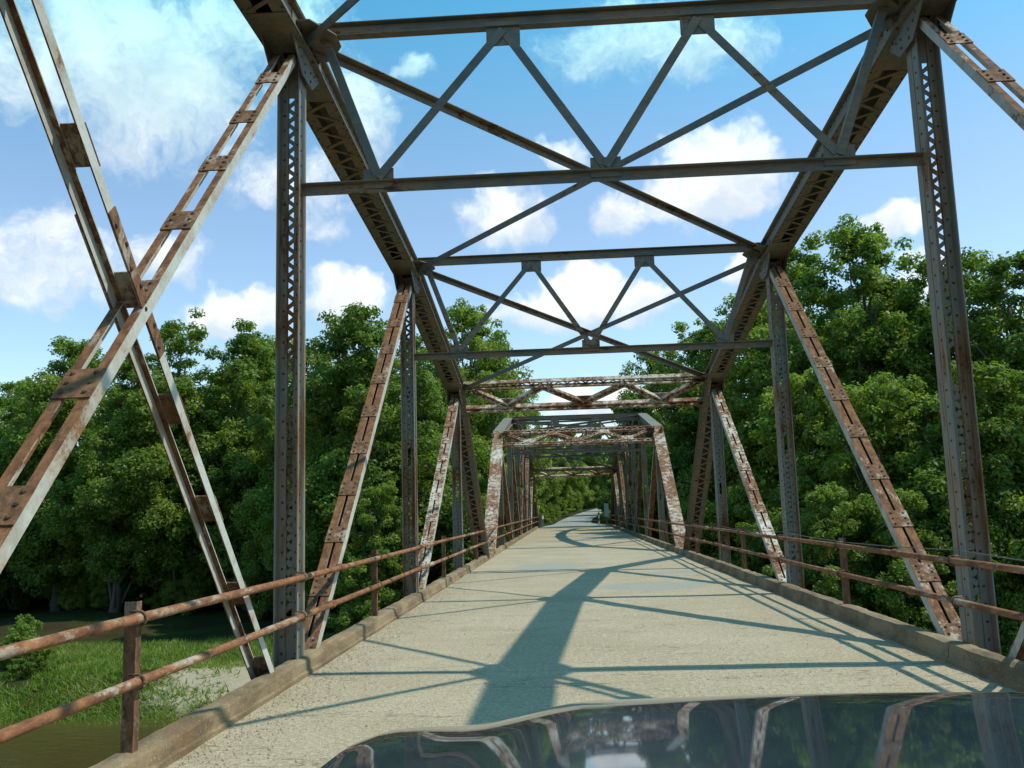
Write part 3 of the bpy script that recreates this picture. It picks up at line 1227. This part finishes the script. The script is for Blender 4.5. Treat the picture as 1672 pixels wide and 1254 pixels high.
GL, GR, GF = 'trees of the wood left of the bridge', 'trees of the wood right of the bridge', 'trees round the road beyond the bridge'
FRONT_L, FRONT_R = [], []
LW = 'tall leafy tree in the dense wood left of the bridge'
for kind, x, y, top, var, label in [
    ('tall', -48.8, 70, 12.3, 0, LW), ('tall', -53, 78, 13.1, 1, LW), ('tall', -33.3, 58, 13.3, 2, LW),
    ('open', -27.4, 54, 11.8, 0, 'loose crowned pale green tree behind the crossing of the near left diagonals'),
    ('tall', -24.4, 56, 14.1, 0, LW), ('tall', -20.0, 56, 13.5, 1, LW), ('tall', -21.5, 64, 14.1, 2, LW),
    ('tall', -14.8, 52, 11.3, 0, LW), ('tall', -12.4, 49, 10.3, 1, LW),
    ('tall', -9.6, 45, 11.8, 2, 'tall green tree behind the rusty diagonal of the second left post, near the river'),
    ('tall', -8.3, 52, 12.0, 0, LW), ('open', -7.6, 68, 17.4, 0, 'tallest pale green tree left of the bridge, rising behind the left end post'),
    ('tall', -7.4, 86, 18.3, 1, 'tall tree beside the left end of the far span'),
    ('tall', -6.6, 99, 17.0, 2, 'tall tree at the left of the road just past the bridge'),
    ('tall', -38.5, 62, 11.5, 1, LW), ('tall', -43.5, 66, 9.5, 2, LW)]:
    FRONT_L.append(tree(kind, x, y, top, label, GL, var))
number([o for o in FRONT_L if o['label'] == LW], 'tall leafy tree of the wood left of the bridge, %s such tree from the left')
for x, y, top, var in [(-8.6, 41, 2.8, 1), (-12.5, 47.5, 4.1, 0), (-16.5, 52, 5.2, 1), (-21.8, 58, 4.9, 0), (-28.6, 62, 5.3, 1), (-34.6, 64, 6.5, 0),
                       (-40.1, 64, 6.7, 1), (-8.2, 54, 4.9, 0), (-7.4, 61, 6.1, 1), (-45, 60, 5.6, 0), (-7.2, 72, 6.5, 0), (-7.8, 80, 7, 1)]:
    tree('bushy', x, y, top, 'low bushy tree under the tall wood left of the bridge', 'bushy trees left of the bridge', var)
for k in range(12):
    tree('bushy', -44 + k * 2.7 + random.uniform(-.8, .8), 53 + random.uniform(0, 6), random.uniform(-1.6, 1.2), 'undergrowth bush between the trunks of the left wood', 'undergrowth bushes in the left wood', k)
for k in range(16):
    tree('bushy', -52 + k * 2.9 + random.uniform(-.8, .8), 60 + random.uniform(2, 12), random.uniform(1.0, 4.5), 'undergrowth bush between the trunks of the left wood', 'undergrowth bushes in the left wood', k)
for k in range(17):
    x = -62 + k * 3.1 + random.uniform(-1, 1)
    tree('tall', x, random.uniform(70, 84), random.uniform(11.8, 14.0), 'tree in the back rows of the wood left of the bridge', 'back rows left of the bridge', k)
RW = 'tall leafy tree in the dense wood right of the bridge'
for kind, x, y, top, var, label in [
    ('tall', 21.5, 36, 11.9, 1, RW), ('tall', 19.6, 39.5, 12.0, 0, RW), ('tall', 19.5, 44, 12.7, 2, RW), ('tall', 18.9, 49, 12.6, 1, RW), ('tall', 17.8, 54, 13.0, 0, RW),
    ('open', 14.3, 44, 15.0, 0, 'tallest tree right of the bridge with loose sprays of leaves standing clear of its top'),
    ('tall', 13.4, 51, 16.0, 1, 'tall dark tree just left of the loose topped tree right of the bridge'),
    ('tall', 10.4, 46, 12.1, 2, RW), ('tall', 9.9, 55, 12.6, 0, RW), ('tall', 9.4, 63, 13.9, 1, RW), ('tall', 9.0, 75, 14.1, 2, RW),
    ('tall', 25, 38, 12.0, 2, RW), ('tall', 25.5, 46, 12.6, 1, RW)]:
    FRONT_R.append(tree(kind, x, y, top, label, GR, var))
number([o for o in FRONT_R if o['label'] == RW], 'tall leafy tree of the wood right of the bridge, %s such tree from the road')
for x, y, top, var in [(15.8, 33.5, 6.0, 0), (14.0, 35, 5.3, 1), (12.0, 36, 6.0, 0), (10.8, 40, 7.2, 1), (9.7, 45, 6.8, 0), (9.2, 54, 6.7, 1), (8.9, 64, 7.3, 0),
                       (9.0, 33, 2.0, 1), (11.5, 32, 1.6, 0), (14.2, 32, 2.2, 1), (17.8, 33, 3.6, 0), (7.6, 36.5, .6, 0), (7.8, 72, 6.5, 1), (20.5, 33, 4.5, 1)]:
    tree('bushy', x, y, top, 'bushy tree leafed down to the ground right of the bridge', 'bushy trees right of the bridge', var)
for k in range(13):
    tree('tall', 14 + k * 2.4 + random.uniform(-1, 1), random.uniform(58, 74), random.uniform(11, 14), 'tree in the back rows of the wood right of the bridge', 'back rows right of the bridge', k)
for k in range(14):
    tree('tall', -16 + k * 3.4 + random.uniform(-1, 1), random.uniform(205, 235), random.uniform(15, 20), 'distant tree in the wood closing the view beyond the road bend', 'distant trees beyond the bend', k)
FW = 'tree closing in the road beyond the far span'
for kind, x, y, top, var in [('tall', -3.9, 124, 12.7, 0), ('bushy', -4.4, 110, 8.6, 1), ('tall', -2.6, 137, 13.6, 1), ('tall', 8.2, 128, 12.6, 2), ('tall', -7.0, 110, 12.9, 0),
                             ('tall', 9.3, 104, 14.6, 1), ('bushy', 6.3, 97, 6.5, 0), ('bushy', 7.6, 112, 6.5, 1), ('bushy', 8.5, 122, 7.0, 0), ('bushy', 6.8, 106, 6.2, 1), ('bushy', -7.2, 98, 7.6, 0), ('bushy', -6.4, 90, 4.7, 1),
                             ('bushy', 7.0, 90, 5.0, 0), ('tall', -.8, 152, 14.5, 0), ('tall', 1.0, 172, 17, 1), ('tall', 5.5, 190, 19, 2), ('bushy', -.8, 144, 6.5, 0), ('bushy', 1.0, 160, 7.5, 1),
                             ('bushy', 8.4, 116, 7.5, 1), ('bushy', 9.6, 135, 8, 0), ('tall', 10.5, 145, 13, 1), ('tall', -8, 128, 14, 2), ('tall', 12, 118, 14, 0)]:
    tree(kind, x, y, top, FW, GF, var)
for x, y, top, kind in [(5.3, 90, 3.2, 'bushy'), (4.9, 101, 4.2, 'bushy'), (5.6, 113, 5.0, 'bushy'), (-4.6, 93, 3.6, 'bushy')]:
    tree(kind, x, y, top, 'low dark bush crowding the road edge past the end of the bridge', 'verge bushes')
for x, y, top, var in [(-2.9, 100, 1.6, 0), (-2.6, 108, 1.9, 0), (-2.2, 116, 2.2, 0), (-1.6, 126, 2.5, 0), (-3.4, 92, 1.5, 0), (-.8, 136, 3.0, 0), (4.1, 93, 1.2, 0), (4.6, 101, 1.6, 0), (5.3, 109, 1.9, 0)]:
    tree('shrub', x, y, top, 'weedy shrub on the road verge past the end of the bridge', 'verge shrubs', var)
SH = 'weedy shrub on the road verge past the end of the bridge'
for x, y, top, var in [(-4.6, 82, 1.8, 0), (-4.4, 88, 1.7, 0), (-4.6, 95, 2.0, 0), (-4.2, 103, 2.2, 0), (-3.9, 112, 2.0, 0), (-3.2, 122, 2.2, 0), (-2.4, 132, 2.6, 0), (5.0, 84, 1.5, 0), (5.3, 91, 1.9, 0), (5.6, 99, 2.3, 0), (6.2, 108, 2.4, 0)]:
    tree('shrub', x, y, top, SH, 'verge shrubs', var)
for x, y, top in [(-20.6, 34.2, -2.9), (-22.2, 36.2, -2.3), (-24.6, 35.4, -2.6), (-29, 38, -2.0), (-26.5, 39, -2.2)]:
    tree('shrub', x, y, top, 'green shrub on the grassy river bank left of the bridge', 'river bank shrubs', 0)

# grass on the river bank
n = 110000
gxs = rng.uniform(-46, -4.5, n)
gys = 29.4 + rng.random(n) ** 1.3 * 13
keep = []
for x, y in zip(gxs, gys):
    t = mnoise.noise(Vector((x * .35, y * .35, 9))) + .4 * mnoise.noise(Vector((x * 1.3, y * 1.3, 2)))
    sand = ((x + 11.6) / 4.6) ** 2 + ((y - 33.4) / 2.5) ** 2
    keep.append(t > -.42 and sand > .75 + .9 * t + random.uniform(-.5, .25) and y > 29.9 + .5 * mnoise.noise(Vector((x * .8, 1, 1))))
keep = np.array(keep)
gxs, gys = gxs[keep], gys[keep]
n = len(gxs)
gz = np.array([height(x, y) for x, y in zip(gxs, gys)])
hh = rng.uniform(.06, .26, n)
an = rng.uniform(0, 6.28, n)
wd = rng.uniform(.02, .045, n)
le = rng.normal(size=(n, 2)) * .16
P0 = np.stack([gxs - np.cos(an) * wd, gys - np.sin(an) * wd, gz - .03], 1)
P1 = np.stack([gxs + np.cos(an) * wd, gys + np.sin(an) * wd, gz - .03], 1)
P2 = np.stack([gxs + le[:, 0], gys + le[:, 1], gz + hh], 1)
v = np.stack([P0, P1, P2], 1).reshape(-1, 3)
me = bpy.data.meshes.new('grass')
me.vertices.add(3 * n); me.vertices.foreach_set('co', v.astype(np.float32).ravel())
me.loops.add(3 * n); me.loops.foreach_set('vertex_index', np.arange(3 * n, dtype=np.int32))
me.polygons.add(n); me.polygons.foreach_set('loop_start', np.arange(0, 3 * n, 3, dtype=np.int32))
at = me.attributes.new('tint', 'FLOAT', 'POINT')
tn = np.array([.45 + .5 * mnoise.noise(Vector((x * .5, y * .5, 5))) for x, y in zip(gxs, gys)]) + rng.normal(size=n) * .12
at.data.foreach_set('value', np.repeat(np.clip(tn, 0, 1), 3).astype(np.float32))
me.update(); me.validate()
me.materials.append(M_GRASS)
o = stuff(link('grass', me, None, (0, 0, 0)))
o['label'] = 'bright green grass growing on the river bank left of the bridge'
o['category'] = 'grass'

# ------------------------------------------------------------------ car (bonnet end seen over the windscreen foot)
CX = .50
car = thing('car', 'dark blue-green car whose glossy bonnet mirrors the trusses and trees', 'car', (CX, 1.2, 0))


def yedge(x):
    return 2.10 - .16 * (abs(x - CX) / .9) ** 2.5


def hood_z(x, y):
    ax = abs(x - CX)
    z = 1.098 + .070 * (1.85 - y)
    z -= .012 * (ax / .6) ** 2
    z -= .036 * sstep(.46, .74, ax)           # raised centre of the bonnet steps down
    z += .005 * math.exp(-((ax - .84) / .10) ** 2)
    z -= .75 * max(0, ax - .86) ** 1.5
    z -= .18 * max(0, y - 1.55) ** 2 + 4.0 * max(0, y - 1.94) ** 2
    return z


def sheet(name, x0, x1, y0, y1, nx, ny, zf, m, parent, yedge=None):
    mb = MB()
    for j in range(ny + 1):
        for i in range(nx + 1):
            x = x0 + (x1 - x0) * i / nx
            y = y0 + (y1 - y0) * j / ny
            if yedge:
                y = y0 + (yedge(x) - y0) * j / ny
            mb.v.append(Vector((x, y, zf(x, y))))
    for j in range(ny):
        for i in range(nx):
            a = j * (nx + 1) + i
            mb.f.append((a, a + 1, a + nx + 2, a + nx + 1))
    o = mb.build(name, m, parent, Vector(((x0 + x1) / 2, y0, zf((x0 + x1) / 2, y0))), True)
    return o


hoodw = .905
sheet('bonnet', CX - hoodw, CX + hoodw, .92, 2.06, 90, 60, hood_z, M_CAR, car, yedge)
for s in (-1, 1):
    mb = MB()
    n = 40
    prof = [(.908, -.004), (.925, -.022), (.945, -.065), (.958, -.14), (.965, -.30), (.95, -.50)]
    for j in range(n + 1):
        y = .85 + 1.12 * j / n
        zb = hood_z(CX + .905, min(y, 1.94))
        for a, dz in prof:
            mb.v.append(Vector((CX + s * (a - .10 * max(0, y - 1.7) ** 2 * 3), y, zb + dz * (1 + .0 * y))))
    for j in range(n):
        for k in range(5):
            a = j * 6 + k
            mb.f.append((a, a + 1, a + 7, a + 6))
    mb.build('fender', M_CAR, car, Vector((CX + s * .9, 1.2, .9)), True)
    # front wheels
    wx = CX + s * .80
    mb = MB()
    mb.tube([Vector((wx - .11, 1.45, .34)), Vector((wx - .10, 1.45, .34)), Vector((wx + .10, 1.45, .34)), Vector((wx + .11, 1.45, .34))], [.30, .335, .335, .30], 28)
    wh = mb.build('wheel', M_BLACK, car, Vector((wx, 1.45, .34)))
    mb = MB()
    mb.tube([Vector((wx + s * .105, 1.45, .34)), Vector((wx + s * .118, 1.45, .34))], [.21, .20], 24)
    mb.build('rim', M_CHROME, wh)
    mb = MB()
    mb.box((Vector((CX + s * .62, 2.02, .80)), X, Y, Z), -.17, .17, -.04, .05, -.07, .07)
    mb.build('headlight', M_LAMP, car)
mb = MB()
mb.box((Vector((CX, 2.05, .52)), X, Y, Z), -.86, .86, -.12, .10, -.20, .06)
mb.build('bumper', M_CAR, car)
mb = MB()
mb.box((Vector((CX, 2.03, .79)), X, Y, Z), -.42, .42, -.03, .04, -.09, .10)
gr = mb.build('grille', M_BLACK, car)
for k in range(5):
    mb = MB()
    mb.box((Vector((CX, 2.075, .715 + .037 * k)), X, Y, Z), -.41, .41, -.004, .012, -.006, .006)
    mb.build('grille_bar', M_CHROME, gr)
mb = MB()
mb.box((Vector((CX, .80, 1.02)), X, Y, Z), -.80, .80, -.10, .13, -.05, .06)
mb.build('cowl', M_BLACK, car)

# ------------------------------------------------------------------ far end of the bridge
ye = Y_END + 1.2
t = thing('end_post', 'weathered pale end post and guard rail at the left far end of the bridge', 'guard rail', (-2.35, ye, 0))
for k, (dx, dy) in enumerate(((0, 0), (.02, 2.6), (.04, 5.2))):
    mb = MB()
    mb.box((Vector((-2.35 + dx, ye + dy, -.8)), Z, X, Y), 0, 1.9, -.10, .10, -.10, .10)
    mb.build('post', M_PIER, t)
mb = MB()
for k in range(2):
    a, b_ = Vector((-2.22, ye - .2 + 2.8 * k, .80)), Vector((-2.22, ye - .2 + 2.8 * (k + 1) - .02, .80))
    mb.bar(a, b_, X, .28, .04)
mb.build('rail_board', M_PIER, t)
t = thing('marker_post', 'white board on a post at the right far end of the bridge', 'marker', (3.32, Y_END + 3.0, 0))
mb = MB()
mb.box((Vector((3.32, Y_END + 3.0, -.8)), Z, X, Y), 0, 2.0, -.05, .05, -.05, .05)
mb.build('post', M_PIER, t)
mb = MB()
mb.box((Vector((3.32, Y_END + 2.93, .70)), Z, X, Y), 0, 1.15, -.19, .19, -.015, .015)
mb.build('board', M_WHITE, t)
t = thing('delineator', 'short red and white striped stake beside the road past the bridge', 'marker', (2.75, Y_END + 6, 0))
for k in range(5):
    mb = MB()
    mb.box((Vector((2.75, Y_END + 6, -.2 + k * .26)), Z, X, Y), 0, .26, -.07, .07, -.03, .03)
    mb.build('stripe_band', M_WHITE if k % 2 else M_RUST2, t)
